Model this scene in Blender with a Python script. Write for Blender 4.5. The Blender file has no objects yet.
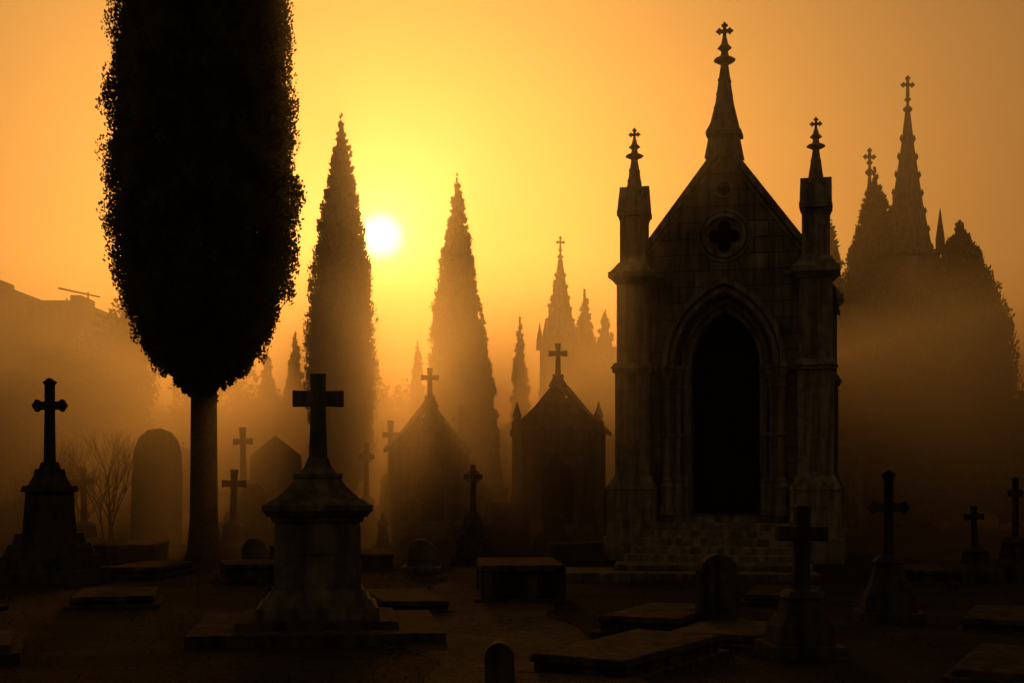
import bpy, math, random
import numpy as np
from mathutils import Vector, Matrix, Quaternion
random.seed(7)
RNG=np.random.default_rng(7)
R=math.radians
scene=bpy.context.scene
COL=scene.collection

# ------------------------------------------------------------------ camera
cam=bpy.data.cameras.new("camera"); camo=bpy.data.objects.new("camera",cam); COL.objects.link(camo)
camo.location=(0,0,1.7); camo.rotation_euler=(R(90),0,0)
cam.lens=50; cam.sensor_width=36; cam.shift_y=0.135; cam.clip_end=6000; cam.clip_start=0.1
scene.camera=camo
scene.view_settings.view_transform='Standard'; scene.view_settings.look='None'; scene.view_settings.exposure=0

# ------------------------------------------------------------------ sun / sky
AZ=R(-5.26); EL=R(9.66)
S=Vector((math.sin(AZ)*math.cos(EL),math.cos(AZ)*math.cos(EL),math.sin(EL)))
sl=bpy.data.lights.new("sun",'SUN'); sl.energy=2.3; sl.angle=R(5.0); sl.color=(1.0,0.445,0.075)
so=bpy.data.objects.new("sun",sl); COL.objects.link(so); so.rotation_euler=S.to_track_quat('Z','Y').to_euler(); so.location=(-20,200,40)

w=bpy.data.worlds.new("World"); scene.world=w; w.use_nodes=True
nt=w.node_tree; nt.nodes.clear()
N=nt.nodes.new; L=nt.links.new
out=N('ShaderNodeOutputWorld')
sky=N('ShaderNodeTexSky'); sky.sky_type='NISHITA'; sky.sun_disc=False; sky.sun_elevation=EL; sky.sun_rotation=AZ; sky.dust_density=6; sky.air_density=2
tint=N('ShaderNodeMixRGB'); tint.blend_type='MULTIPLY'; tint.inputs[0].default_value=1; tint.inputs[2].default_value=(1,.6,.3,1); L(sky.outputs[0],tint.inputs[1])
bg1=N('ShaderNodeBackground'); bg1.inputs[1].default_value=0.003; L(tint.outputs[0],bg1.inputs[0])
tc=N('ShaderNodeTexCoord')
dot=N('ShaderNodeVectorMath'); dot.operation='DOT_PRODUCT'; L(tc.outputs['Generated'],dot.inputs[0]); dot.inputs[1].default_value=S
ac=N('ShaderNodeMath'); ac.operation='ARCCOSINE'; ac.use_clamp=False; L(dot.outputs['Value'],ac.inputs[0])
nz=N('ShaderNodeTexNoise'); nz.inputs['Scale'].default_value=3.5; nz.inputs['Detail'].default_value=3
mpz=N('ShaderNodeMapping'); mpz.inputs['Scale'].default_value=(1,1,2.2); L(tc.outputs['Generated'],mpz.inputs[0]); L(mpz.outputs[0],nz.inputs['Vector'])
nm=N('ShaderNodeMapRange'); L(nz.outputs[0],nm.inputs[0]); nm.inputs[1].default_value=.3; nm.inputs[2].default_value=.7; nm.inputs[3].default_value=.93; nm.inputs[4].default_value=1.07
dv=N('ShaderNodeMath'); dv.operation='DIVIDE'; L(ac.outputs[0],dv.inputs[0]); dv.inputs[1].default_value=math.pi
rp=N('ShaderNodeValToRGB'); rp.color_ramp.interpolation='B_SPLINE'; L(dv.outputs[0],rp.inputs[0])
st=[(0,(.74,.36,.078)),(.022,(.65,.315,.070)),(.05,(.52,.252,.060)),(.08,(.41,.197,.053)),(.12,(.29,.137,.044)),(.16,(.19,.09,.031)),(.25,(.09,.045,.016)),(.45,(.052,.031,.014)),(1,(.056,.037,.019))]
cr=rp.color_ramp
while len(cr.elements)<len(st): cr.elements.new(.5)
for e,(p,c) in zip(cr.elements,st): e.position=p
for e,(p,c) in zip(cr.elements,st): e.color=(*c,1)
bg2=N('ShaderNodeBackground'); L(rp.outputs[0],bg2.inputs[0]); L(nm.outputs[0],bg2.inputs[1])
mr=N('ShaderNodeMapRange'); mr.interpolation_type='SMOOTHERSTEP'; L(ac.outputs[0],mr.inputs[0])
mr.inputs[1].default_value=R(1.2); mr.inputs[2].default_value=R(.3); mr.inputs[3].default_value=0; mr.inputs[4].default_value=15.0
def glow(w_,amp):
    ex=N('ShaderNodeMath'); ex.operation='MULTIPLY'; L(ac.outputs[0],ex.inputs[0]); ex.inputs[1].default_value=-1/R(w_)
    ex2=N('ShaderNodeMath'); ex2.operation='EXPONENT'; L(ex.outputs[0],ex2.inputs[0])
    ex3=N('ShaderNodeMath'); ex3.operation='MULTIPLY'; L(ex2.outputs[0],ex3.inputs[0]); ex3.inputs[1].default_value=amp; return ex3
ga=glow(1.25,6.0); gb=glow(3.4,.78)
ad0=N('ShaderNodeMath'); ad0.operation='ADD'; L(ga.outputs[0],ad0.inputs[0]); L(gb.outputs[0],ad0.inputs[1])
ad=N('ShaderNodeMath'); ad.operation='ADD'; L(mr.outputs[0],ad.inputs[0]); L(ad0.outputs[0],ad.inputs[1])
bg3=N('ShaderNodeBackground'); bg3.inputs[0].default_value=(1,.61,.21,1); L(ad.outputs[0],bg3.inputs[1])
a1=N('ShaderNodeAddShader'); a2=N('ShaderNodeAddShader')
L(bg1.outputs[0],a1.inputs[0]); L(bg2.outputs[0],a1.inputs[1]); L(a1.outputs[0],a2.inputs[0]); L(bg3.outputs[0],a2.inputs[1]); L(a2.outputs[0],out.inputs[0])

# ------------------------------------------------------------------ materials
def newmat(name):
    m=bpy.data.materials.new(name); m.use_nodes=True
    t=m.node_tree; return m,t,t.nodes['Principled BSDF']
def stone(name,c1,c2,scale=3.0,brick=None,rough=.85,spec=.25):
    m,t,b=newmat(name); n=t.nodes.new; l=t.links.new
    tc=n('ShaderNodeTexCoord'); 
    n1=n('ShaderNodeTexNoise'); n1.inputs['Scale'].default_value=scale; n1.inputs['Detail'].default_value=8; n1.inputs['Roughness'].default_value=.65
    l(tc.outputs['Object'],n1.inputs['Vector'])
    mp=n('ShaderNodeMapping'); mp.inputs['Scale'].default_value=(5,5,.5); l(tc.outputs['Object'],mp.inputs[0])
    n2=n('ShaderNodeTexNoise'); n2.inputs['Scale'].default_value=1.5; n2.inputs['Detail'].default_value=6; l(mp.outputs[0],n2.inputs['Vector'])
    cr=n('ShaderNodeValToRGB'); cr.color_ramp.elements[0].position=.35; cr.color_ramp.elements[1].position=.68
    cr.color_ramp.elements[0].color=(*c1,1); cr.color_ramp.elements[1].color=(*c2,1); l(n1.outputs[0],cr.inputs[0])
    cr2=n('ShaderNodeValToRGB'); cr2.color_ramp.elements[0].position=.38; cr2.color_ramp.elements[1].position=.6
    cr2.color_ramp.elements[0].color=(.35,.33,.3,1); cr2.color_ramp.elements[1].color=(1,1,1,1); l(n2.outputs[0],cr2.inputs[0])
    mx=n('ShaderNodeMixRGB'); mx.blend_type='MULTIPLY'; mx.inputs[0].default_value=.85; l(cr.outputs[0],mx.inputs[1]); l(cr2.outputs[0],mx.inputs[2])
    last=mx.outputs[0]
    n3=n('ShaderNodeTexNoise'); n3.inputs['Scale'].default_value=45; n3.inputs['Detail'].default_value=5; l(tc.outputs['Object'],n3.inputs['Vector'])
    bm=n('ShaderNodeBump'); bm.inputs['Strength'].default_value=.6; bm.inputs['Distance'].default_value=.02
    hs=n('ShaderNodeMath'); hs.operation='ADD'; l(n1.outputs[0],hs.inputs[0]); l(n3.outputs[0],hs.inputs[1])
    h=hs.outputs[0]
    if brick:
        sp=n('ShaderNodeSeparateXYZ'); l(tc.outputs['Object'],sp.inputs[0])
        sm=n('ShaderNodeMath'); sm.operation='ADD'; l(sp.outputs[0],sm.inputs[0]); l(sp.outputs[1],sm.inputs[1])
        cb=n('ShaderNodeCombineXYZ'); l(sm.outputs[0],cb.inputs[0]); l(sp.outputs[2],cb.inputs[1])
        bt=n('ShaderNodeTexBrick'); l(cb.outputs[0],bt.inputs['Vector']); bt.inputs['Scale'].default_value=1
        bt.inputs['Brick Width'].default_value=brick[0]; bt.inputs['Row Height'].default_value=brick[1]; bt.inputs['Mortar Size'].default_value=.014; bt.inputs['Mortar Smooth'].default_value=.3
        bt.inputs['Color1'].default_value=(1,1,1,1); bt.inputs['Color2'].default_value=(.62,.6,.56,1); bt.inputs['Mortar'].default_value=(.22,.2,.18,1)
        m2=n('ShaderNodeMixRGB'); m2.blend_type='MULTIPLY'; m2.inputs[0].default_value=.9; l(last,m2.inputs[1]); l(bt.outputs['Color'],m2.inputs[2]); last=m2.outputs[0]
        sb=n('ShaderNodeMath'); sb.operation='SUBTRACT'; l(h,sb.inputs[0]); l(bt.outputs['Fac'],sb.inputs[1]); h=sb.outputs[0]
    l(h,bm.inputs['Height']); l(bm.outputs[0],b.inputs['Normal']); l(last,b.inputs['Base Color']); b.inputs['Roughness'].default_value=rough
    b.inputs['Specular IOR Level'].default_value=spec
    return m
M_STONE=stone("weathered_limestone",(.10,.09,.075),(.25,.22,.18))
M_DARK=stone("dark_granite",(.04,.037,.033),(.10,.09,.08),4)
M_LEDGER=stone("mossy_slab",(.04,.036,.028),(.11,.095,.075),4,rough=.95,spec=.12)
M_ASH=stone("ashlar_masonry",(.28,.245,.18),(.5,.45,.36),2,brick=(.62,.34))
M_TRIM=stone("carved_stone",(.24,.215,.17),(.5,.45,.36),5)
M_SLATE=stone("slate_roof",(.05,.05,.05),(.12,.115,.11),6,brick=(.3,.2),rough=.8)
M_RENDER=stone("old_render",(.10,.09,.075),(.2,.18,.15),1)
def plain(name,c,rough=.8,ns=8,var=.4,bump=.3,trans=0):
    m,t,b=newmat(name); n=t.nodes.new; l=t.links.new
    tc=n('ShaderNodeTexCoord'); n1=n('ShaderNodeTexNoise'); n1.inputs['Scale'].default_value=ns; n1.inputs['Detail'].default_value=5; l(tc.outputs['Object'],n1.inputs['Vector'])
    cr=n('ShaderNodeValToRGB'); cr.color_ramp.elements[0].position=.38; cr.color_ramp.elements[1].position=.62
    cr.color_ramp.elements[0].color=(*[v*(1-var) for v in c],1); cr.color_ramp.elements[1].color=(*[v*(1+var) for v in c],1)
    l(n1.outputs[0],cr.inputs[0]); l(cr.outputs[0],b.inputs['Base Color']); b.inputs['Roughness'].default_value=rough
    b.inputs['Specular IOR Level'].default_value=.2
    if bump:
        bm=n('ShaderNodeBump'); bm.inputs['Strength'].default_value=bump; bm.inputs['Distance'].default_value=.02; l(n1.outputs[0],bm.inputs['Height']); l(bm.outputs[0],b.inputs['Normal'])
    if trans:
        tr=n('ShaderNodeBsdfTranslucent'); tr.inputs[0].default_value=(.16,.15,.05,1); mx=n('ShaderNodeMixShader'); mx.inputs[0].default_value=trans
        l(b.outputs[0],mx.inputs[1]); l(tr.outputs[0],mx.inputs[2]); l(mx.outputs[0],t.nodes['Material Output'].inputs[0])
    return m
M_DOOR=plain("near_black_door",(.02,.018,.014),.7)  # near-black colour carries the darkness of the chapel opening
M_IRON=plain("wrought_iron",(.03,.028,.025),.5,20)
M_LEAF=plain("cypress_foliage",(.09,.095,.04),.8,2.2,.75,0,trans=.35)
M_CORE=plain("light_blocking_core",(.03,.034,.016),.9,1.6,.6,0)  # dark solid core added inside the crowns to block light, not actual leaves
M_LEAF2=plain("distant_foliage",(.05,.06,.03),.8,.8,.5,0)
M_BARK=plain("cypress_bark",(.09,.065,.045),.9,14,.5,.9)
M_GRASS=plain("dry_grass",(.045,.045,.02),.9,3,.5,0)
M_GLASS=plain("window_glass",(.03,.03,.03),.5,3,.2,0)
M_PEB=plain("pebbles",(.09,.08,.06),.9,2,.5,0)

def ground_mat(name,path=False):
    m,t,b=newmat(name); n=t.nodes.new; l=t.links.new
    tc=n('ShaderNodeTexCoord')
    def noise(s,d=8,r=.6):
        x=n('ShaderNodeTexNoise'); x.inputs['Scale'].default_value=s; x.inputs['Detail'].default_value=d; x.inputs['Roughness'].default_value=r; l(tc.outputs['Object'],x.inputs['Vector']); return x
    a=noise(.6); bb=noise(9); c=noise(60,4)
    v=n('ShaderNodeTexVoronoi'); v.inputs['Scale'].default_value=28; l(tc.outputs['Object'],v.inputs['Vector'])
    cr=n('ShaderNodeValToRGB'); cr.color_ramp.elements[0].position=.4; cr.color_ramp.elements[1].position=.62
    if path: cols=((.09,.075,.055),(.17,.145,.11))
    else: cols=((.028,.023,.015),(.062,.052,.033))
    cr.color_ramp.elements[0].color=(*cols[0],1); cr.color_ramp.elements[1].color=(*cols[1],1); l(a.outputs[0],cr.inputs[0])
    mx=n('ShaderNodeMixRGB'); mx.blend_type='OVERLAY'; mx.inputs[0].default_value=.9; l(cr.outputs[0],mx.inputs[1]); l(bb.outputs[0],mx.inputs[2])
    m2=n('ShaderNodeMixRGB'); m2.blend_type='MULTIPLY'; m2.inputs[0].default_value=.6; l(mx.outputs[0],m2.inputs[1]); l(v.outputs['Color'],m2.inputs[2])
    l(m2.outputs[0],b.inputs['Base Color']); b.inputs['Roughness'].default_value=.95; b.inputs['Specular IOR Level'].default_value=.1
    ad=n('ShaderNodeMath'); ad.operation='ADD'; l(bb.outputs[0],ad.inputs[0]); l(v.outputs['Distance'],ad.inputs[1])
    bm=n('ShaderNodeBump'); bm.inputs['Strength'].default_value=.9; bm.inputs['Distance'].default_value=.05; l(ad.outputs[0],bm.inputs['Height']); l(bm.outputs[0],b.inputs['Normal'])
    return m
M_GROUND=ground_mat("soil_and_turf"); M_PATH=ground_mat("gravel",True)

# ------------------------------------------------------------------ mesh builder
def circ(cx,cz,r,n=12,a0=0): return [(cx+r*math.cos(a0+2*math.pi*i/n),cz+r*math.sin(a0+2*math.pi*i/n)) for i in range(n)]
class MB:
    def __init__(s): s.v=[]; s.f=[]
    def add(s,vs,fs):
        o=len(s.v); s.v+=[tuple(v) for v in vs]; s.f+=[tuple(i+o for i in f) for f in fs]
    def box(s,x,y,z0,z1,wx,wy,wx1=None,wy1=None):
        wx1=wx if wx1 is None else wx1; wy1=wy if wy1 is None else wy1
        v=[]
        for z,a,b in ((z0,wx/2,wy/2),(z1,wx1/2,wy1/2)): v+=[(x-a,y-b,z),(x+a,y-b,z),(x+a,y+b,z),(x-a,y+b,z)]
        s.add(v,[(3,2,1,0),(4,5,6,7),(0,1,5,4),(1,2,6,5),(2,3,7,6),(3,0,4,7)])
    def lathe(s,prof,n=12,x=0,y=0,a0=0,sq=1):
        v=[];f=[]
        for r,z in prof:
            for i in range(n):
                a=a0+2*math.pi*i/n; v.append((x+r*math.cos(a),y+sq*r*math.sin(a),z))
        for k in range(len(prof)-1):
            for i in range(n):
                j=(i+1)%n; f.append((k*n+i,k*n+j,(k+1)*n+j,(k+1)*n+i))
        f.append(tuple(range(n-1,-1,-1))); f.append(tuple(range((len(prof)-1)*n,len(prof)*n)))
        s.add(v,f)
    def prism(s,poly,y0,y1):
        n=len(poly); v=[(x,y0,z) for x,z in poly]+[(x,y1,z) for x,z in poly]
        f=[tuple(range(n)),tuple(range(2*n-1,n-1,-1))]+[(i,i+n,(i+1)%n+n,(i+1)%n) for i in range(n)]
        s.add(v,f)
    def ring(s,cx,cz,r0,r1,y0,y1,n=24):
        v=[];f=[]
        for i in range(n):
            a=2*math.pi*i/n; c,q=math.cos(a),math.sin(a)
            v+=[(cx+r0*c,y0,cz+r0*q),(cx+r1*c,y0,cz+r1*q),(cx+r1*c,y1,cz+r1*q),(cx+r0*c,y1,cz+r0*q)]
        for i in range(n):
            a=4*i;b=4*((i+1)%n)
            for k in range(4): f.append((a+k,a+(k+1)%4,b+(k+1)%4,b+k))
        s.add(v,f)
    def tube(s,p,q,r0,r1,n=6):
        p=Vector(p);q=Vector(q);d=(q-p)
        if d.length<1e-6:return
        u=d.orthogonal().normalized();w_=d.normalized().cross(u); v=[];
        for c,r in ((p,r0),(q,r1)):
            for i in range(n):
                a=2*math.pi*i/n; v.append(c+u*r*math.cos(a)+w_*r*math.sin(a))
        s.add(v,[(i,(i+1)%n,(i+1)%n+n,i+n) for i in range(n)]+[tuple(range(n-1,-1,-1)),tuple(range(n,2*n))])
    def cross(s,x,y,z0,z1,arm,za,t,style='latin',d=None):
        d=d or t*.9; e=t*1.1
        if style=='flare': e=t*1.35
        h=t/2; he=e/2
        P=[(-h*1.25,z0),(h*1.25,z0),(h,za-h),(arm,za-he),(arm,za+he),(h,za+h),(he,z1),(-he,z1),(-h,za+h),(-arm,za+he),(-arm,za-he),(-h,za-h)]
        if style=='pointed':
            q=t*.8
            P=[(-h*1.25,z0),(h*1.25,z0),(h,za-h),(arm-q*1.1,za-h),(arm-q*.7,za-q),(arm,za),(arm-q*.7,za+q),(arm-q*1.1,za+h),(h,za+h),(h,z1-q*1.1),(q,z1-q*.7),(0,z1),(-q,z1-q*.7),(-h,z1-q*1.1),(-h,za+h),(-arm+q*1.1,za+h),(-arm+q*.7,za+q),(-arm,za),(-arm+q*.7,za-q),(-arm+q*1.1,za-h),(-h,za-h)]
        s.prism([(x+a,b) for a,b in P],y-d/2,y+d/2)
        if style=='fleury':
            k=t*.42
            for (cx,cz,dx,dz) in ((arm,za,1,0),(-arm,za,-1,0),(0,z1,0,1)):
                for u,vv in ((.2,0),(-.45,.6),(-.45,-.6)):
                    px=x+cx+dx*u*t+(-dz)*vv*t; pz=cz+dz*u*t+dx*vv*t
                    s.prism(circ(px,pz,k,10),y-d*.44,y+d*.44)
        if style=='celtic': s.ring(x,za,arm*.55,arm*.75,y-d*.35,y+d*.35,20)
    def obj(s,name,mat,bevel=.012,smooth=False):
        me=bpy.data.meshes.new(name); me.from_pydata(s.v,[],s.f); me.update()
        import bmesh
        b=bmesh.new(); b.from_mesh(me); bmesh.ops.recalc_face_normals(b,faces=b.faces); b.to_mesh(me); b.free()
        me.materials.append(mat)
        o=bpy.data.objects.new(name,me); COL.objects.link(o)
        if bevel:
            bv=o.modifiers.new("bevel",'BEVEL'); bv.width=bevel; bv.segments=2; bv.limit_method='ANGLE'; bv.angle_limit=R(35)
        if smooth:
            for p in me.polygons: p.use_smooth=True
        return o
def panel(name,outline,holes,y0,y1,mat):
    cu=bpy.data.curves.new(name,'CURVE'); cu.dimensions='2D'; cu.fill_mode='BOTH'; cu.extrude=abs(y1-y0)/2
    for pts in [outline]+holes:
        sp=cu.splines.new('POLY'); sp.points.add(len(pts)-1)
        for p,(a,b) in zip(sp.points,pts): p.co=(a,b,0,1)
        sp.use_cyclic_u=True
    t=bpy.data.objects.new("tmp",cu); COL.objects.link(t)
    bpy.context.view_layer.update()
    me=bpy.data.meshes.new_from_object(t.evaluated_get(bpy.context.evaluated_depsgraph_get()))
    bpy.data.objects.remove(t)
    me.transform(Matrix.Translation((0,(y0+y1)/2,0))@Matrix.Rotation(R(90),4,'X'))
    me.name=name; me.materials.clear(); me.materials.append(mat)
    o=bpy.data.objects.new(name,me); COL.objects.link(o); return o
def empty(name,loc,rz=0):
    e=bpy.data.objects.new(name,None); COL.objects.link(e); e.location=loc; e.rotation_euler=(0,0,rz); e.empty_display_size=.3; return e
def par(p,*os):
    for o in os: o.parent=p
def arch(w,zs,za,n=14,cx=0):
    h=za-zs; r=(w*w+h*h)/(2*w); c=r-w; a_top=math.atan2(h,-c)
    L_=[]
    for i in range(n+1):
        a=math.pi+(a_top-math.pi)*i/n; L_.append((cx+c+r*math.cos(a),zs+r*math.sin(a)))
    return L_+[(2*cx-x,z) for x,z in reversed(L_[:-1])]
def archring(w0,h0,w1,h1,zs,zb):
    o=arch(w1,zs,zs+h1); i=arch(w0,zs,zs+h0)
    return [(-w1,zb)]+o+[(w1,zb),(w0,zb)]+list(reversed(i))+[(-w0,zb)]

# ------------------------------------------------------------------ ground
def gh(x,y):
    f=max(0,1-max(0,(math.hypot(x,y)-60))/40)
    return f*(.035*math.sin(.9*x+.5)*math.sin(.7*y)+.03*math.sin(.37*x-1)*math.cos(.31*y+2)+.015*math.sin(2.3*x+1.1*y))-.02
def axis(lo,hi,step,far):
    a=list(np.arange(lo,hi+1e-6,step)); k=step; 
    r=[]; x=hi
    while x<far: k*=1.5; x+=k; r.append(x)
    l=[];x=lo;k=step
    while x>-far: k*=1.5;x-=k;l.append(x)
    return list(reversed(l))+a+r
xs=axis(-22,22,.4,3000); ys=axis(0,60,.4,3000)
g=MB(); g.v=[(x,y,gh(x,y)) for y in ys for x in xs]; nx=len(xs)
g.f=[(j*nx+i,j*nx+i+1,(j+1)*nx+i+1,(j+1)*nx+i) for j in range(len(ys)-1) for i in range(nx-1)]
g.obj("ground",M_GROUND,0,True)
p=MB(); ny=0
for y in np.arange(3,31,.2):
    c=.25-.03*(y-10)+.35*math.sin(y*.25); hw=1.05+.14*math.sin(y*1.3)+.08*math.sin(y*3.1)
    for i in range(13):
        x=c-hw+2*hw*i/12+ (.06*math.sin(y*3+i) if i in(0,12) else 0); p.v.append((x,y,gh(x,y)+(.022 if 0<i<12 else -.03)))
    ny+=1
p.f=[(j*13+i,j*13+i+1,(j+1)*13+i+1,(j+1)*13+i) for j in range(ny-1) for i in range(12)]
p.obj("gravel_path",M_PATH,0,True)

# ------------------------------------------------------------------ leaf clouds
def quads(name,P,D,Ln,W,mat):
    n=len(P); rnd=RNG.normal(size=(n,3)); Sd=np.cross(D,rnd); Sd/=np.linalg.norm(Sd,axis=1)[:,None]+1e-9
    Ln=np.broadcast_to(Ln,(n,))[:,None]; W=np.broadcast_to(W,(n,))[:,None]
    V=np.stack([P,P+D*Ln*.45+Sd*W,P+D*Ln,P+D*Ln*.45-Sd*W],1).reshape(-1,3)
    me=bpy.data.meshes.new(name); me.vertices.add(4*n); me.vertices.foreach_set('co',V.astype(np.float32).ravel())
    me.loops.add(4*n); me.loops.foreach_set('vertex_index',np.arange(4*n,dtype=np.int32)); me.polygons.add(n)
    me.polygons.foreach_set('loop_start',np.arange(0,4*n,4,dtype=np.int32)); me.update(calc_edges=True); me.validate(); me.materials.append(mat)
    o=bpy.data.objects.new(name,me); COL.objects.link(o); return o
def cypress(loc,prof,nclump,per,size,trunk_r,seed,core=.62,lump=.09,sgf=.085,fine=0,wd=.2):
    rs=np.random.default_rng(seed); zs=np.array([a for a,b in prof]); rr=np.array([b for a,b in prof])
    H=zs[-1]; ph=rs.uniform(0,6.28,8)
    def rad(z,th): 
        k=(np.sin(3*th+1.1*z*6/H+ph[0])+.7*np.sin(5*th-9*z/H+ph[1])+.6*np.sin(2*th+25*z/H+ph[2])+.6*np.sin(7*th+47*z/H+ph[3]))
        if fine: k=k+fine*(np.sin(9*th+70*z/H+ph[4])+np.sin(4*th-61*z/H+ph[5])+.7*np.sin(13*th+110*z/H+ph[6]))
        return np.interp(z,zs,rr)*(1+lump*k)
    zz=np.linspace(zs[0],H,400); wgt=np.interp(zz,zs,rr)+.06; cdf=np.cumsum(wgt)/wgt.sum()
    cz=np.interp(rs.uniform(size=nclump),cdf,zz); ct=rs.uniform(0,6.283,nclump); cf=1-rs.beta(1,2.6,nclump)*.55
    cr_=rad(cz,ct)*cf*(.90+.05*np.clip(rs.normal(size=nclump),-2,1.2))
    C=np.stack([cr_*np.cos(ct),cr_*np.sin(ct),cz],1)
    loc_r=np.interp(cz,zs,rr); sg=np.clip(loc_r*sgf,size*.12,size*1.3)
    G=rs.normal(size=(nclump*per,3)); gl=np.linalg.norm(G,axis=1)[:,None]; G*=np.minimum(1,1.7/gl)
    P=np.repeat(C,per,0)+G*np.repeat(sg,per)[:,None]*np.array([1,1,1.8])
    P=P[P[:,2]<H-size*.4]; top=np.clip((H-P[:,2])/(H*.08),.25,1)
    n=len(P); outw=P*np.array([1,1,0]); outw/=np.linalg.norm(outw,axis=1)[:,None]+1e-6
    D=outw*.3*top[:,None]+np.array([0,0,1.0])+rs.normal(size=(n,3))*.38*top[:,None]; D/=np.linalg.norm(D,axis=1)[:,None]
    s_=size*rs.uniform(.5,1.3,n)*(.5+.5*top)
    e=empty("cypress_tree",loc)
    f=quads("foliage",P,D,s_,s_*wd,M_LEAF); par(e,f)
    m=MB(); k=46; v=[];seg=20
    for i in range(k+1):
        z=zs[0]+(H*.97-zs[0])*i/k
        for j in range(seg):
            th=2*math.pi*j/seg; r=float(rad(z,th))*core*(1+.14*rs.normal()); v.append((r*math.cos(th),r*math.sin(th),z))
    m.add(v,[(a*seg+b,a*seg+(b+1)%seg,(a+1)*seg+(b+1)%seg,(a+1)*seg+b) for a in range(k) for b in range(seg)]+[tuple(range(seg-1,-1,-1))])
    par(e,m.obj("light_blocking_core",M_CORE,0))  # added opaque hull that stops light passing through the crown
    t=MB(); tp=[(trunk_r*1.7,-.15),(trunk_r*1.25,.2),(trunk_r*1.03,.9),(trunk_r*.98,zs[0]*.6+.5),(trunk_r*.95,zs[0]+.3),(trunk_r*.5,(zs[0]+H)*.5),(trunk_r*.06,H*.95)]
    t.lathe(tp,14)
    for i in range(22):
        a=rs.uniform(0,6.28); z=zs[0]-.1+rs.uniform(0,.25)*(H-zs[0]); r=float(np.interp(z+1,zs,rr))*.75
        t.tube((0,0,z),(r*math.cos(a),r*math.sin(a),z+r*1.1),trunk_r*.28,trunk_r*.06)
    par(e,t.obj("trunk",M_BARK,0,True))
    return e
big=cypress((-6.50,30,0),[(3.3,.16),(3.6,.5),(4.0,.98),(4.65,1.44),(5.5,1.78),(7,2.08),(8.7,2.08),(10.1,1.97),(11.8,1.82),(13.9,1.35),(16,.6),(17.4,.04)],4200,90,.075,.29,3,core=.56,lump=.026,sgf=.052,fine=1.3,wd=.32)
def slim(x,y,H,r,seed,z0=.8,nc=520,per=42,size=.2,broad=0):
    r*=.95
    pr=[(z0,r*.5),(z0+H*.08,r*.85),(H*.3,r),(H*.49,r*.95),(H*.64,r*(.77+broad)),(H*.78,r*(.48+broad)),(H*.89,r*(.24+broad*.5)),(H*.955,r*.09),(H,.0)]
    return cypress((x,y,-.1),pr,nc,per,size,r*.16,seed,core=.68,lump=.045,fine=.7)
slim(-7.2,60,17.4,1.6,11,z0=1.4,nc=1500,size=.17)
slim(-2.5,65,15.8,1.4,12,nc=1400,size=.17)
slim(-1.55,72,10.5,.85,13)
slim(.45,82,11.2,.62,14)
slim(4.1,80,12.6,1.1,15,broad=.03); slim(5.4,83,11.9,1.25,16,broad=.05); slim(6.8,78,12.0,1.2,161,broad=.03)
slim(-12.8,84,10.6,.9,17); slim(-14.8,86,9.7,1.0,18); slim(-5.3,80,9.6,.6,19)
slim(2.3,77,12.6,.95,191)
slim(12.75,50,12.8,1.6,20,nc=1300,size=.17,broad=.06); slim(11.5,52,12.0,1.15,21,nc=700,broad=.05); slim(15.4,49,10.8,2.15,22,nc=1900,size=.17,broad=.10); slim(16.7,53,9.0,1.7,221,nc=800,broad=.1); slim(14.2,51.5,13.2,1.75,222,nc=1400,size=.17,broad=.03)
slim(10.7,56,8.5,1.1,223); slim(19.0,50,6.4,1.5,224,broad=.1); slim(8.9,60,8.2,1.0,225)

def treemass(name,lumps,dens,size,seed):
    rs=np.random.default_rng(seed); Ps=[]
    m=MB()
    for (x,y,z,rx,ry,rz) in lumps:
        n=int(dens*(rx*rz+rx*ry)); d=rs.normal(size=(n,3)); d/=np.linalg.norm(d,axis=1)[:,None]; r=rs.uniform(.6,1.05,n)[:,None]*(1+.15*np.sin(d[:,:1]*7+x)+.12*np.sin(d[:,2:]*9+y))
        Ps.append(d*r*np.array([rx,ry,rz])+np.array([x,y,z]))
        v=[];
        for i in range(7):
            for j in range(10):
                a=math.pi*(i+.5)/7;b=2*math.pi*j/10;q=.62*(1+.15*rs.normal()); v.append((x+rx*q*math.sin(a)*math.cos(b),y+ry*q*math.sin(a)*math.sin(b),z+rz*q*math.cos(a)))
        m.add(v,[(i*10+j,i*10+(j+1)%10,(i+1)*10+(j+1)%10,(i+1)*10+j) for i in range(6) for j in range(10)]+[tuple(range(10)),tuple(range(69,59,-1))])
    P=np.concatenate(Ps); P[:,2]=np.maximum(P[:,2],0.02); n=len(P); D=rs.normal(size=(n,3))+np.array([0,0,.4]); D/=np.linalg.norm(D,axis=1)[:,None]
    s_=size*rs.uniform(.5,1.3,n)
    e=empty(name,(0,0,0)); par(e,quads("foliage",P,D,s_,s_*.35,M_LEAF2),m.obj("light_blocking_core",M_LEAF2,0)); return e
lu=[]
for i in range(46):
    x=-48+i*2.2+random.uniform(-.8,.8); h=random.uniform(2.2,4.6); 
    if x<-14: h*=1.35
    lu.append((x,92+random.uniform(-5,5),h*.75,random.uniform(1.5,2.6),1.8,h))
treemass("distant_trees",lu,150,.4,5)
lu=[]
for (x,y,h,r) in ((-17.0,60,9.4,1.9),(-19.6,62,7.4,2.0),(-24,60,4.6,2.2),(-11.9,50,3.2,1.3),(17.0,38,3.4,1.5),(15.3,34,5.2,1.6),(14.5,41,2.2,1.2),(15.6,36,1.6,1.0),(12.4,43,1.7,1.0)):
    for k in range(7): lu.append((x+random.uniform(-.5,.5)*r,y+random.uniform(-.6,.6),h*random.uniform(.25,.8),r*random.uniform(.45,.75),r*.7,h*random.uniform(.14,.26)))
treemass("shrubs",lu,600,.16,6)

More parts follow.
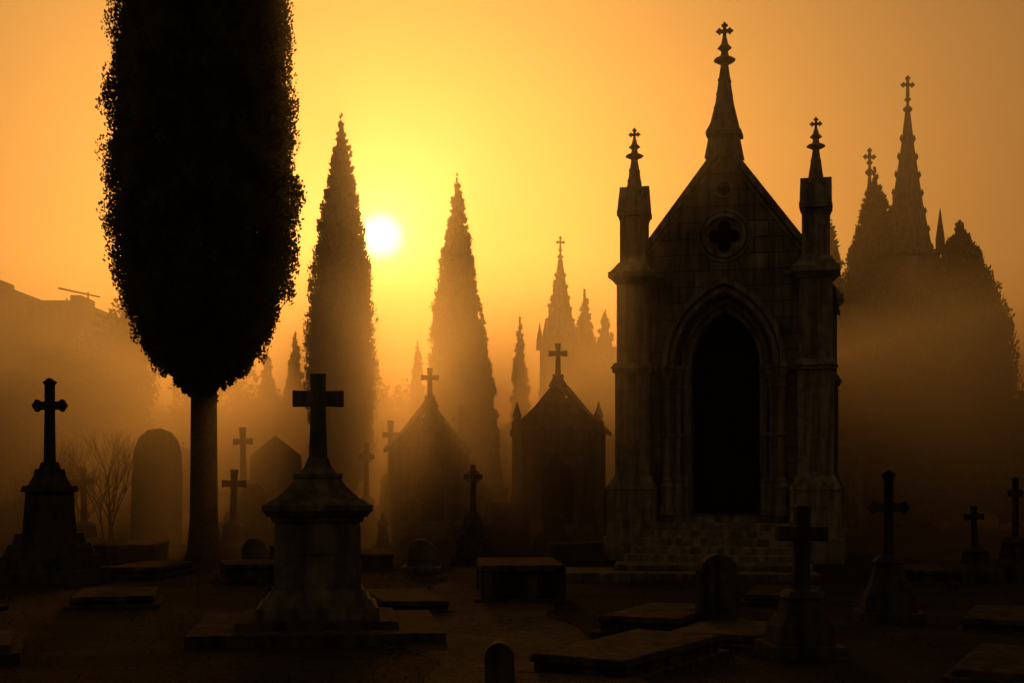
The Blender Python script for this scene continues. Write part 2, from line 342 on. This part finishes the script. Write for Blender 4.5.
def bare(loc,h,seed,name="bare_shrub"):
    rs=random.Random(seed); m=MB()
    def br(p,d,l,r,k):
        q=p+d*l; m.tube(p,q,r,r*.65,5)
        if k==0: return
        for i in range(3 if k>1 else 4):
            nd=(d+Vector((rs.uniform(-1,1),rs.uniform(-1,1),rs.uniform(-.2,.7)))*.5).normalized(); br(p+d*l*rs.uniform(.55,1),nd,l*rs.uniform(.6,.85),r*.55,k-1)
    for i in range(5): br(Vector((rs.uniform(-.15,.15),rs.uniform(-.15,.15),-.1)),Vector((rs.uniform(-.3,.3),rs.uniform(-.3,.3),1)).normalized(),h*.3,.028,4)
    o=m.obj(name,M_BARK,0); o.location=loc; return o
bare((-9.9,35,0),4.0,4); bare((-11.3,37,0),3.4,5); bare((-10.6,33,0),3.2,15); bare((16.3,47,0),8.6,9,"bare_tree"); bare((-3.4,50,0),4.0,8); bare((-13.6,40,0),4.2,18)

# ------------------------------------------------------------------ monuments
def mon(name,x,y,tiers,cross=None,mat=M_STONE,rz=0,tilt=0,dr=1.0,lathe=None,extra=None,bev=.014):
    m=MB()
    for z0,z1,w0,w1 in tiers: m.box(0,0,z0-(.006 if z0>0 else .12),z1,w0,w0*dr,w1,w1*dr)
    if lathe: m.lathe(*lathe)
    if cross: m.cross(0,0,*cross)
    if extra: extra(m)
    o=m.obj(name,mat,bev); o.location=(x,y,0); o.rotation_euler=(R(tilt*.4),R(tilt),R(rz)); return o
def main_extra(m):
    for s in(-1,1):
        m.box(0,s*.455,.80,1.18,.66,.03); m.box(s*.455,0,.80,1.18,.03,.66)
    m.box(0,-.475,.88,1.10,.44,.02)
mm=mon("cross_monument",-2.18,16,[(0,.10,2.70,2.67),(.10,.18,1.75,1.72),(.18,.31,1.34,1.32),(.31,.40,1.26,1.14),(.40,.50,1.10,1.0),(.50,1.24,.95,.92),(1.24,1.30,.98,1.02),(1.30,1.36,1.08,1.18),(1.36,1.43,1.20,1.20),(1.43,1.48,1.14,1.00),(1.48,1.55,.96,.80),(1.55,1.62,.80,.64),(1.62,1.72,.64,.50),(1.72,1.77,.54,.54),(1.77,1.83,.42,.34),(1.83,1.95,.32,.22)],
    (1.90,2.89,.285,2.61,.165,'latin'),mat=M_STONE,rz=7,extra=main_extra,bev=.02)
mm.data.materials.append(M_LEDGER)
for pl in mm.data.polygons:
    if pl.center.z<.185: pl.material_index=1
mon("cross_monument",-7.8,24,[(0,.2,1.5,1.45),(.2,.42,1.3,1.22),(.42,.62,1.12,.98),(.62,.80,.90,.82),(.80,1.5,.66,.58),(1.5,1.6,.70,.66),(1.6,1.78,.54,.38),(1.78,1.88,.4,.36),(1.88,2.0,.28,.22)],(1.95,3.42,.31,2.95,.14,'pointed'),mat=M_DARK,rz=-10)
def simple(x,y,top,arm,t,bw,ph,style='latin',mat=M_STONE,rz=0,tilt=0,armz=None,name="stone_cross"):
    ch=top-ph; az=armz or (top-ch*.27)
    return mon(name,x,y,[(0,ph*.28,bw,bw*.95),(ph*.28,ph*.45,bw*.85,bw*.7),(ph*.45,ph*.85,bw*.55,bw*.45),(ph*.85,ph,bw*.56,bw*.3)],(ph-.05,top,arm,az,t,style),mat=mat,rz=rz,tilt=tilt)
simple(-6.28,32,1.93,.27,.13,.85,.75,'flare',tilt=1)
simple(-7.9,42,3.25,.29,.15,1.3,1.7,'flare',tilt=-1)
simple(-4.3,42,2.8,.24,.13,.95,1.2,'celtic')
simple(-4.1,48,3.7,.28,.16,1.3,1.9,'flare')
simple(-1.62,45,4.1,.3,.15,1.2,2.3,'pointed')
simple(-3.35,52,3.0,.26,.13,1.0,1.2)
simple(1.02,35,2.35,.26,.13,1.0,.9,'flare',tilt=1.5,mat=M_DARK)
simple(-10.2,34,2.0,.25,.12,.9,.7,tilt=-2)
mon("stone_cross",2.79,13.8,[(0,.12,.74,.72),(.12,.30,.56,.52),(.30,.40,.50,.40),(.40,.56,.38,.32),(.56,.63,.38,.28)],(.58,1.45,.25,1.18,.135,'latin'),mat=M_DARK,rz=6,tilt=1)
mon("stone_cross",4.5,17,[(0,.14,.80,.76),(.14,.34,.62,.56),(.34,.52,.52,.40),(.52,.72,.38,.30),(.72,.8,.38,.22)],(.74,1.82,.25,1.37,.11,'pointed'),mat=M_DARK,rz=-8)
simple(8.0,24.5,1.25,.17,.09,.75,.55,'flare',mat=M_DARK,tilt=-2)
simple(8.85,25,1.75,.18,.09,.75,.7,'pointed',mat=M_DARK,rz=30)
def cairn(name,x,y,top,sc=1,seed=1):
    rs=random.Random(seed); m=MB()
    for k in range(34):
        t=rs.random(); z=t*.95*sc; r=(.40-.30*t)*sc; a=rs.uniform(0,6.28); s_=(.18-.08*t)*sc*rs.uniform(.8,1.2)
        m.lathe([(s_*.5,z-s_*.6),(s_,z-s_*.2),(s_*.9,z+s_*.35),(s_*.35,z+s_*.7)],7,r*math.cos(a)*.8,r*math.sin(a)*.8,rs.random())
    m.lathe([(.42*sc,-.1),(.36*sc,.3*sc),(.2*sc,.8*sc),(.1*sc,1.05*sc)],9)
    m.cross(0,0,.95*sc,top,.19*sc,top-.24*sc,.1*sc,'celtic')
    o=m.obj(name,M_DARK,.012); o.location=(x,y,0); return o
cairn("celtic_cross",-.78,28.5,2.0,1.0,2)
mon("stone_pinnacle",-.5,46,[(0,.5,1.2,1.1),(.5,1.3,.75,.7),(1.3,1.45,.85,.8),(1.45,2.7,.5,.16)],None,lathe=([(.05,2.68),(.13,2.76),(.12,2.85),(.05,2.93),(.07,3.0),(.01,3.12)],10))
mon("stone_pinnacle",-3.0,33,[(0,.2,.5,.5),(.2,.55,.3,.22)],None,lathe=([(.07,.54),(.13,.62),(.12,.72),(.04,.8),(.05,.86),(.01,.95)],10))
mon("stone_pinnacle",-2.55,37,[(0,.3,.6,.55),(.3,.9,.34,.26),(.9,.98,.36,.36)],None,lathe=([(.07,.97),(.16,1.08),(.14,1.2),(.04,1.28),(.01,1.36)],10))
def head(x,y,w_,h,d=.14,kind='round',base=True,mat=M_STONE,rz=0,tilt=0,name="headstone"):
    m=MB(); b=.12 if base else 0
    if base: m.box(0,0,-.12,b,w_*1.35,d*2.6)
    hw=w_/2
    if kind=='round': top=[(hw*math.cos(a),h-hw+hw*math.sin(a)) for a in np.linspace(0,math.pi,15)]
    elif kind=='stele':
        top=[(hw*.98,h*.62),(hw*.92,h*.8),(hw*.78,h*.9),(hw*.5,h*.97),(hw*.1,h),(-hw*.4,h*.985),(-hw*.75,h*.92),(-hw*.95,h*.8),(-hw,h*.6)]
    elif kind=='shoulder': top=[(hw,h-hw*.75),(hw*.78,h-hw*.75)]+[(hw*.78*math.cos(a),h-hw*.65+hw*.65*math.sin(a)) for a in np.linspace(.1,math.pi-.1,11)]+[(-hw*.78,h-hw*.75),(-hw,h-hw*.75)]
    elif kind=='gable': top=[(hw,h-hw*.8),(0,h),(-hw,h-hw*.8)]
    else: top=[(hw,h),(-hw,h)]
    m.prism([(-hw,b-.1),(hw,b-.1)]+[(float(a),float(c)) for a,c in top],-d/2,d/2)
    if h>.5: m.prism([(-hw*.7,b+.1),(hw*.7,b+.1),(hw*.7,h-hw*1.05),(-hw*.7,h-hw*1.05)],-d/2-.012,-d/2+.03)
    o=m.obj(name,mat,.015); o.location=(x,y,0); o.rotation_euler=(R(tilt),R(tilt*.7),R(rz)); return o
head(-9.0,36,1.25,3.0,.55,'stele',rz=12,tilt=1.5)
head(-8.3,50,1.75,3.25,.6,'gable',rz=5)
head(-1.66,26,.52,.62,.2,'round',tilt=2)
head(-.10,12.0,.25,.33,.2,'round',base=False,tilt=-2,mat=M_DARK,name="grave_marker")
head(2.32,16.1,.46,.86,.2,'round',mat=M_DARK,rz=10)
head(-3.3,29,.4,.75,.15,'shoulder',tilt=-3); head(-4.9,27,.45,.6,.15,'round',tilt=3)
head(-10.6,27,.6,1.0,.18,'shoulder',mat=M_DARK,tilt=3); head(-9.2,29,.5,.9,.16,'gable',tilt=-2)
head(10.3,27,.7,1.0,.2,'gable',mat=M_DARK)
head(-6.9,38,.8,1.6,.2,'shoulder'); head(-5.4,36,.6,1.1,.2,'round'); head(.3,43,.7,1.5,.2,'round'); head(-12.3,38,.9,1.9,.25,'gable',rz=8)
head(2.9,40,.8,1.6,.2,'round'); head(2.2,44,.8,1.7,.2,'gable')
def tomb(name,x,y,wx,wy,h,lid=.07,rz=0,mat=M_LEDGER,tilt=0):
    m=MB(); m.box(0,0,-.12,.06 if h>.25 else .03,wx*1.12,wy*1.08); m.box(0,0,.05 if h>.25 else .02,h-lid,wx*.94,wy*.96); m.box(0,0,h-lid-.004,h,wx,wy,wx*.96,wy*.98)
    if h>.45:
        for s in(-1,1):
            for q in(-1,1): m.box(s*wx*.42,q*wy*.45,.06,h-lid-.01,wx*.12+.02,wy*.1+.05)
    o=m.obj(name,mat,.018); o.location=(x,y,0); o.rotation_euler=(R(tilt),R(tilt*.6),R(rz)); return o
tomb("box_tomb",-.05,34,.88,.9,1.15,.1,4)
tomb("box_tomb",.10,20.6,1.2,2.1,.52,.09,3)
tomb("grave_slab",-1.45,19.2,.9,1.8,.15,rz=14,tilt=1)
tomb("grave_slab",1.1,13.2,.95,2.1,.18,rz=-32,tilt=1)
tomb("grave_slab",1.75,16.4,.95,1.9,.2,rz=-24)
tomb("grave_slab",2.35,15.2,1.0,1.5,.13,rz=-24,mat=M_DARK)
for (x,y,wx,wy,h,rz) in ((-5.5,19.8,1.1,2.1,.14,12),(-7.4,18.0,1.0,1.9,.2,-9),(-4.5,24.3,.9,1.9,.3,15),(-6.6,26,1.0,2.0,.16,-6),(-5.6,14.2,1.2,2.1,.10,18),(-9.0,21.4,1.0,1.9,.3,2),(-3.2,22.6,.8,1.6,.12,-8),(-2.8,27.5,1,2,.32,6),(-9.8,24,1.2,2,.36,1),(-7.6,28.5,1.2,1.8,.45,4),(-4.7,31,1,1.8,.3,2),
    (5.8,16.5,1.0,1.9,.16,-22),(6.8,24.2,1.1,2,.22,-8),(3.9,20.4,1.0,1.9,.12,-14),(8.9,21.5,1.0,1.9,.22,5),(4.6,12.8,1.0,1.8,.09,-26),(1.3,29.5,1.1,1.6,.4,2),(-.9,36,1.2,1.7,.6,2)):
    tomb("grave_slab",x,y,wx,wy,h,rz=rz,tilt=random.uniform(-1.8,1.8))

# ------------------------------------------------------------------ mausoleums
def mausoleum(x,y,W,D,ez,az,ctop,rz,cstyle='flare',pinn=True):
    e=empty("mausoleum",(x,y,0),R(rz)); hw=W/2
    m=MB(); m.box(0,D/2,-.12,.35,W+.3,D+.3); m.box(0,D/2,.34,.5,W+.14,D+.14); par(e,m.obj("plinth",M_TRIM))
    aw=W*.2; door=[(-aw,.52)]+arch(aw,ez*.55,ez*.55+aw*1.3,8)+[(aw,.52)]
    body=[(-hw,.5),(hw,.5),(hw,ez),(0,az-.12),(-hw,ez)]
    f=panel("front_wall",body,[door],0,.25,M_ASH)
    b=MB(); b.box(-hw+.12,D/2+.12,.5,ez,.235,D-.26); b.box(hw-.12,D/2+.12,.5,ez,.235,D-.26); b.prism([(-hw+.01,.5),(hw-.01,.5),(hw-.01,ez),(0,az-.14),(-hw+.01,ez)],D-.1,D); par(e,f,b.obj("walls",M_ASH,0))
    d=MB(); d.box(0,.3,.5,ez*.9,aw*2+.2,.05); 
    for i in range(5): d.box(-aw*.8+aw*.4*i,.25,.5,ez*.8,.03,.03)
    par(e,d.obj("door",M_DOOR,0))
    r=MB(); ov=.16; sl=(az-ez)/hw; t=.13
    for s in(-1,1):
        P=[(0,az),(s*(hw+ov)*.5,(az+ez-sl*ov)/2-.05),(s*(hw+ov),ez-sl*ov),(s*(hw+ov),ez-sl*ov+t),(s*(hw+ov)*.5,(az+ez-sl*ov)/2+t-.05),(0,az+t*1.5)]
        r.prism(P if s<0 else P[::-1],-.14,D+.12)
    par(e,r.obj("roof",M_TRIM,.01))
    c=MB()
    c.box(-hw-.01,-.02,.5,ez-.1,.26,.2); c.box(hw+.01,-.02,.5,ez-.1,.26,.2)
    c.box(-hw-.01,-.02,ez-.24,ez-.08,.36,.3); c.box(hw+.01,-.02,ez-.24,ez-.08,.36,.3)
    c.box(0,-.04,ez-.07,ez+.03,W+.2,.16)
    c.ring(0,ez+(az-ez)*.4,.12*W/2,.17*W/2,-.05,.06,18)
    A=archring(aw,aw*1.3,aw*1.3,aw*1.65,ez*.55,.52); c.prism(A,-.06,.05)
    par(e,c.obj("mouldings",M_TRIM,.008))
    k=MB(); k.box(0,.1,az,az+.24,.5,.36,.24,.22); k.box(0,.1,az+.23,az+.32,.28,.26)
    k.cross(0,.1,az+.30,ctop,.25,ctop-.27,.12,cstyle)
    if pinn:
        for s in(-1,1): k.lathe([(.15,ez-.05),(.15,ez+.15),(.09,ez+.2),(.13,ez+.32),(.07,ez+.48),(.01,ez+.7)],8,s*(hw+.02),0)
    par(e,k.obj("finial_cross",M_TRIM,.008))
mausoleum(-2.30,40,1.95,2.6,2.68,3.75,4.85,9,'flare',False)
mausoleum(1.22,38,2.15,2.8,3.1,4.2,5.35,-8,'flare',True)
mausoleum(9.6,44,2.2,3,2.4,3.4,4.1,-14,'latin',False)
mausoleum(-17.5,52,2.6,3,3.2,4.4,5.2,10,'latin',False)

# ------------------------------------------------------------------ gothic chapel
ch=empty("gothic_chapel",(4.47,30,0),R(-14))
B=.95
m=MB(); m.box(0,2.5,-.15,.55,4.9,5.4); m.box(0,2.5,.54,.80,4.6,5.15); m.box(0,2.5,.79,B,4.4,4.95)
for i in range(6):
    z1=B-.15*(i+1)
    m.box(0,-.35-.32*i,-.1,z1,3.0+.16*i,.5)
par(ch,m.obj("steps_and_podium",M_TRIM,.018))
zs=4.13; EZ=6.15; AP=8.75
def qf(cx,cz,r):
    pts=[]
    for q in range(4):
        a=math.pi/2*q; ox=cx+r*.52*math.cos(a); oz=cz+r*.52*math.sin(a)
        for i in range(11):
            b=a-math.pi*.62+math.pi*1.24*i/10; pts.append((ox+r*.40*math.cos(b),oz+r*.40*math.sin(b)))
    return pts
door1=[(-1.02,B+.01)]+arch(1.02,zs,zs+1.5)+[(1.02,B+.01)]
door2=[(-.72,B+.01)]+arch(.72,zs,zs+1.14)+[(.72,B+.01)]
front=panel("front_wall",[(-1.7,B),(1.7,B),(1.98,EZ),(0,AP),(-1.98,EZ)],[door1,circ(0,6.85,.40,32),circ(0,7.82,.15,20)],0,.35,M_ASH)
front2=panel("portal_inner_order",[(-1.3,B),(1.3,B),(1.3,5.9),(-1.3,5.9)],[door2],.352,.7,M_ASH)
tr=panel("rose_tracery",circ(0,6.85,.42,32),[qf(0,6.85,.36)],.05,.15,M_TRIM)
tr2=panel("trefoil_tracery",circ(0,7.82,.16,20),[qf(0,7.82,.14)],.05,.15,M_TRIM)
par(ch,front,front2,tr,tr2)
g2=MB(); g2.box(0,.62,6.2,7.98,1.0,.04); par(ch,g2.obj("rose_glass",M_GLASS,0))
m=MB()
m.box(-1.88,2.6,B,EZ-.05,.3,4.4); m.box(1.88,2.6,B,EZ-.05,.3,4.4); m.prism([(-1.95,B),(1.95,B),(1.95,EZ),(0,AP-.1),(-1.95,EZ)],4.5,4.8)
par(ch,m.obj("walls",M_ASH,0))
m=MB(); m.box(0,1.35,B-.01,5.5,1.9,.06)
for i in range(2):
    for j in range(3): m.box(-.36+.72*i,1.30,1.15+1.2*j,2.2+1.2*j,.5,.05)
m.box(0,1.3,B,5.4,.05,.09)
par(ch,m.obj("door",M_DOOR,.008))  # dark leaves put in where the portal is only a black, shaded opening
m=MB(); sl=(AP-EZ)/1.98
for s in(-1,1):
    P=[(0,AP-.12),(s*2.3,AP-.12-sl*2.3),(s*2.3,AP-.02-sl*2.3),(0,AP)]
    m.prism(P if s<0 else P[::-1],.36,4.95)
par(ch,m.obj("roof",M_SLATE,0))
m=MB()
for s in(-1,1):
    P=[(0,AP-.05),(s*2.02,EZ-.10),(s*2.12,EZ-.02),(0,AP+.17)]
    m.prism(P if s<0 else P[::-1],-.12,.5)
    P=[(0,AP-.22),(s*1.86,EZ-.05),(s*1.9,EZ+.02),(0,AP-.13)]
    m.prism(P if s<0 else P[::-1],-.05,.1)
m.prism(archring(1.04,1.53,1.14,1.64,zs,zs-.02),-.07,.1)
m.prism(archring(1.18,1.70,1.30,1.84,zs,zs-.02),-.14,.08)
m.prism(archring(.86,1.32,.94,1.42,zs,zs-.02),.27,.40)
m.prism(archring(.74,1.16,.80,1.23,zs,B+.02),.31,.42)
m.ring(0,6.85,.39,.47,-.07,.12,36); m.ring(0,6.85,.50,.56,-.04,.1,36); m.ring(0,7.82,.15,.2,-.05,.1,24)
m.box(-1.62,-.01,4.0,4.12,.66,.16); m.box(1.62,-.01,4.0,4.12,.66,.16)
m.box(-1.5,-.01,5.98,6.06,.5,.14) ; m.box(1.5,-.01,5.98,6.06,.5,.14)
par(ch,m.obj("mouldings",M_TRIM,.01))
m=MB()
for s in(-1,1):
    for (x,y,r) in ((1.20,-.08,.085),(1.0,.14,.075),(.84,.30,.06)):
        x*=s
        m.lathe([(r*2.1,B),(r*2.1,B+.14),(r*1.7,B+.18),(r*1.75,B+.55),(r*2.0,B+.60),(r*1.3,B+.68),(r*1.5,B+.74),(r,B+.8),(r,2.6),(r*1.35,2.62),(r*1.35,2.68),(r,2.70),(r*.97,3.62),(r*1.3,3.64),(r*1.3,3.70),(r*1.05,3.72),(r*1.2,3.82),(r*2.0,3.97),(r*2.0,4.02),(r*2.3,4.04),(r*2.3,zs-.005)],12,x,y)
par(ch,m.obj("portal_columns",M_TRIM,0,False))
def spirelet(m,x,y,z0,top,r0,w_):
    H=top-z0
    m.lathe([(r0,z0),(r0*.55,z0+H*.28),(r0*.22,z0+H*.64)],8,x,y,R(22.5))
    for k in range(4):
        t=(k+.6)/4.6; z=z0+H*.60*t; r=float(np.interp(t*.6,[0,.28,.64],[r0,r0*.55,r0*.22]))
        for q in range(4):
            a=R(45+90*q); m.lathe([(.01,z-.03),(.03*w_,z+.02),(.025*w_,z+.06),(.005,z+.08)],6,x+(r+.0)*math.cos(a),y+(r+.0)*math.sin(a))
    z=z0+H*.63
    m.lathe([(r0*.24,z),(r0*.62,z+H*.03),(r0*.62,z+H*.05),(r0*.24,z+H*.08),(r0*.2,z+H*.12),(r0*.42,z+H*.15),(r0*.2,z+H*.19),(r0*.14,z+H*.24)],8,x,y)
    m.cross(x,y,z+H*.22,top,.10*w_,top-H*.065,.05*w_,'fleury')
def pin(x,y,full=True):
    m=MB()
    m.box(x,y,-.12,.5,1.16,1.16); m.box(x,y,.49,1.5,1.02,1.02); m.box(x,y,1.495,1.78,1.06,1.06,.78,.78)
    m.box(x,y,1.77,3.98,.72,.72); m.box(x,y,3.97,4.06,.82,.82); m.box(x,y,4.055,4.18,.90,.90,.74,.74)
    m.box(x,y,4.17,5.86,.66,.66); m.box(x,y,5.85,5.98,.72,.72,.92,.92); m.box(x,y,5.975,6.10,.98,.98); m.box(x,y,6.095,6.32,.92,.92,.58,.58)
    if full:
        m.box(x,y,6.3,7.3,.46,.46); 
        for a in(-1,1):
            for b in(-1,1): m.lathe([(.05,6.28),(.05,7.2),(.08,7.27),(.08,7.32)],8,x+a*.23,y+b*.23)
        m.box(x,y,7.31,7.40,.66,.66); 
        m.prism([(x-.34,7.395),(x+.34,7.395),(x,7.98)],y-.32,y+.32)
        v=MB(); v.prism([(-.34,7.396),(.34,7.396),(0,7.978)],-.32,.32)
        m.add([(x-b_,y+a_,c_) for a_,b_,c_ in v.v],v.f)
        spirelet(m,x,y,7.45,9.2,.31,1.0)
    else: m.box(x,y,6.27,6.8,.5,.5,.05,.05)
    return m.obj("pinnacle_buttress",M_TRIM,.012)
for a,b,f in ((-1.9,-.02,True),(1.9,-.02,True),(-1.9,4.7,False),(1.9,4.7,False)): par(ch,pin(a,b,f))
m=MB(); m.box(0,.15,AP-.25,AP+.22,.80,.5,.62,.45); m.box(0,.15,AP+.21,AP+.30,.74,.58)
m.prism([(-.36,AP+.295),(.36,AP+.295),(0,AP+.95)],-.15,.45)
spirelet(m,0,.15,AP+.28,11.36,.37,1.4)
par(ch,m.obj("apex_finial",M_TRIM,.01))
m=MB(); m.box(0,0,-.15,.10,4.6,1.6); m.box(.5,.55,.09,.2,3.4,1.2)
o=m.obj("stone_terrace",M_STONE,.02); o.location=(3.0,25.0,0); o.rotation_euler=(0,0,R(-6))

# ------------------------------------------------------------------ spires behind
def spire(x,y,top,wt,zt,rz=0,name="church_spire"):
    e=empty(name,(x,y,0),R(rz)); m=MB(); m.box(0,0,-.2,zt,wt,wt); m.box(0,0,zt-.005,zt+.15,wt*1.15,wt*1.15); m.box(0,0,zt*.6,zt*.6+.12,wt*1.1,wt*1.1)
    H=top-zt
    for s in(-1,1):
        for q in(-1,1): m.lathe([(wt*.1,zt),(wt*.1,zt+H*.08),(.01,zt+H*.25)],6,s*wt*.5,q*wt*.5)
    par(e,m.obj("tower",M_ASH,.02))
    k=MB(); k.lathe([(wt*.55,zt+.14),(wt*.33,zt+H*.3),(wt*.14,zt+H*.62),(wt*.06,zt+H*.8)],8)
    for i in range(7):
        t=(i+.5)/8; r=float(np.interp(t*.8,[0,.3,.62,.8],[wt*.55,wt*.33,wt*.14,wt*.06])); z=zt+H*t*.8
        for q in range(4): a=R(90*q); k.lathe([(.01,z-.08),(.07,z+.05),(.01,z+.2)],6,(r+.02)*math.cos(a),(r+.02)*math.sin(a))
    z=zt+H*.8; k.lathe([(.06,z),(.17,z+.1),(.17,z+.16),(.06,z+.26),(.05,z+.4),(.13,z+.48),(.05,z+.56)],8); k.cross(0,0,z+.5,top,.2,top-.28,.09,'fleury')
    par(e,k.obj("needle",M_TRIM,0))
spire(14.05,50.5,16.0,1.7,9.6,5); spire(13.2,52.5,13.9,1.0,9.0,10); spire(2.55,75,14.5,1.9,8.6,8)

def bldg(x,y,wx,wy,h,name="apartment_building",ant=False):
    e=empty(name,(x,y,0)); m=MB(); m.box(0,0,-.3,h,wx,wy); m.box(0,0,h-.01,h+.3,wx+.2,wy+.2); m.box(wx*.15,0,h+.29,h+.8,wx*.3,wy*.4); par(e,m.obj("walls",M_RENDER,.03))
    d=MB(); 
    for fz in range(int(h//3)):
        for i in range(max(1,int(wx//1.6))): d.box(-wx/2+.9+i*1.5,-wy/2-.01,1+fz*3,2.4+fz*3,.8,.06)
    par(e,d.obj("windows",M_GLASS,0))
    if ant:
        a=MB(); a.tube((wx*.3,0,h),(wx*.3,0,h+1.1),.06,.05); a.tube((wx*.3-1.5,0,h+1.3),(wx*.3+.6,0,h+.85),.06,.04); a.tube((-wx*.3,0,h),(-wx*.3,0,h+.8),.05,.04)
        par(e,a.obj("antenna",M_IRON,0))
bldg(-24.8,76,2.4,8,10.0); bldg(-22.0,72,1.8,6,10.1,ant=True); bldg(-26.0,70,3.2,8,10.7)

# ------------------------------------------------------------------ small ground detail
n=16000; P=np.stack([RNG.uniform(-11,11,n),RNG.uniform(8,34,n),np.zeros(n)],1)
k=np.sin(P[:,0]*1.7+1)*np.sin(P[:,1]*1.3)+.6*np.sin(P[:,0]*4.1+P[:,1]*3.3)+RNG.normal(size=n)*.35
pc=.25-.03*(P[:,1]-10)+.35*np.sin(P[:,1]*.25)
P=P[(k>.35)&(np.abs(P[:,0]-pc)>.95)]; P[:,2]=[gh(a,b)-.01 for a,b,_ in P]
D=RNG.normal(size=(len(P),3))*.45+np.array([0,0,1]); D/=np.linalg.norm(D,axis=1)[:,None]
quads("grass",P,D,RNG.uniform(.04,.12,len(P)),.005,M_GRASS)
m=MB(); rs=random.Random(3)
for i in range(3200):
    y=8+rs.random()**1.3*20; x=rs.uniform(-7,7) if i%3==0 else .25-.03*(y-10)+.35*math.sin(y*.25)+rs.gauss(0,.75)
    r=rs.uniform(.005,.018); z=gh(x,y)+.015
    m.lathe([(r*.6,z-r*.6),(r,z),(r*.5,z+r*.45)],5,x,y,rs.random(),rs.uniform(.6,1.2))
m.obj("pebbles",M_PEB,0)

# ------------------------------------------------------------------ mist
def fog(name,x0,x1,y0,y1,z0,z1,dens,ab,g=.77):
    m=MB(); m.box((x0+x1)/2,(y0+y1)/2,z0,z1,x1-x0,y1-y0)
    mt=bpy.data.materials.new(name); mt.use_nodes=True; t=mt.node_tree; t.nodes.clear()
    o=t.nodes.new('ShaderNodeOutputMaterial'); v=t.nodes.new('ShaderNodeVolumeScatter'); v.inputs['Density'].default_value=dens; v.inputs['Anisotropy'].default_value=g; v.inputs['Color'].default_value=(1,1,1,1)
    a=t.nodes.new('ShaderNodeVolumeAbsorption'); a.inputs['Density'].default_value=ab; a.inputs['Color'].default_value=(.75,.47,.14,1)
    s=t.nodes.new('ShaderNodeAddShader'); t.links.new(v.outputs[0],s.inputs[0]); t.links.new(a.outputs[0],s.inputs[1])
    t.links.new(s.outputs[0],o.inputs['Volume'])
    return m.obj(name,mt,0)
fog("ground_mist",-150,150,27,230,-.5,6.0,.031,.013)
fog("high_mist",-152,152,24,232,-.7,32,.0070,.003)
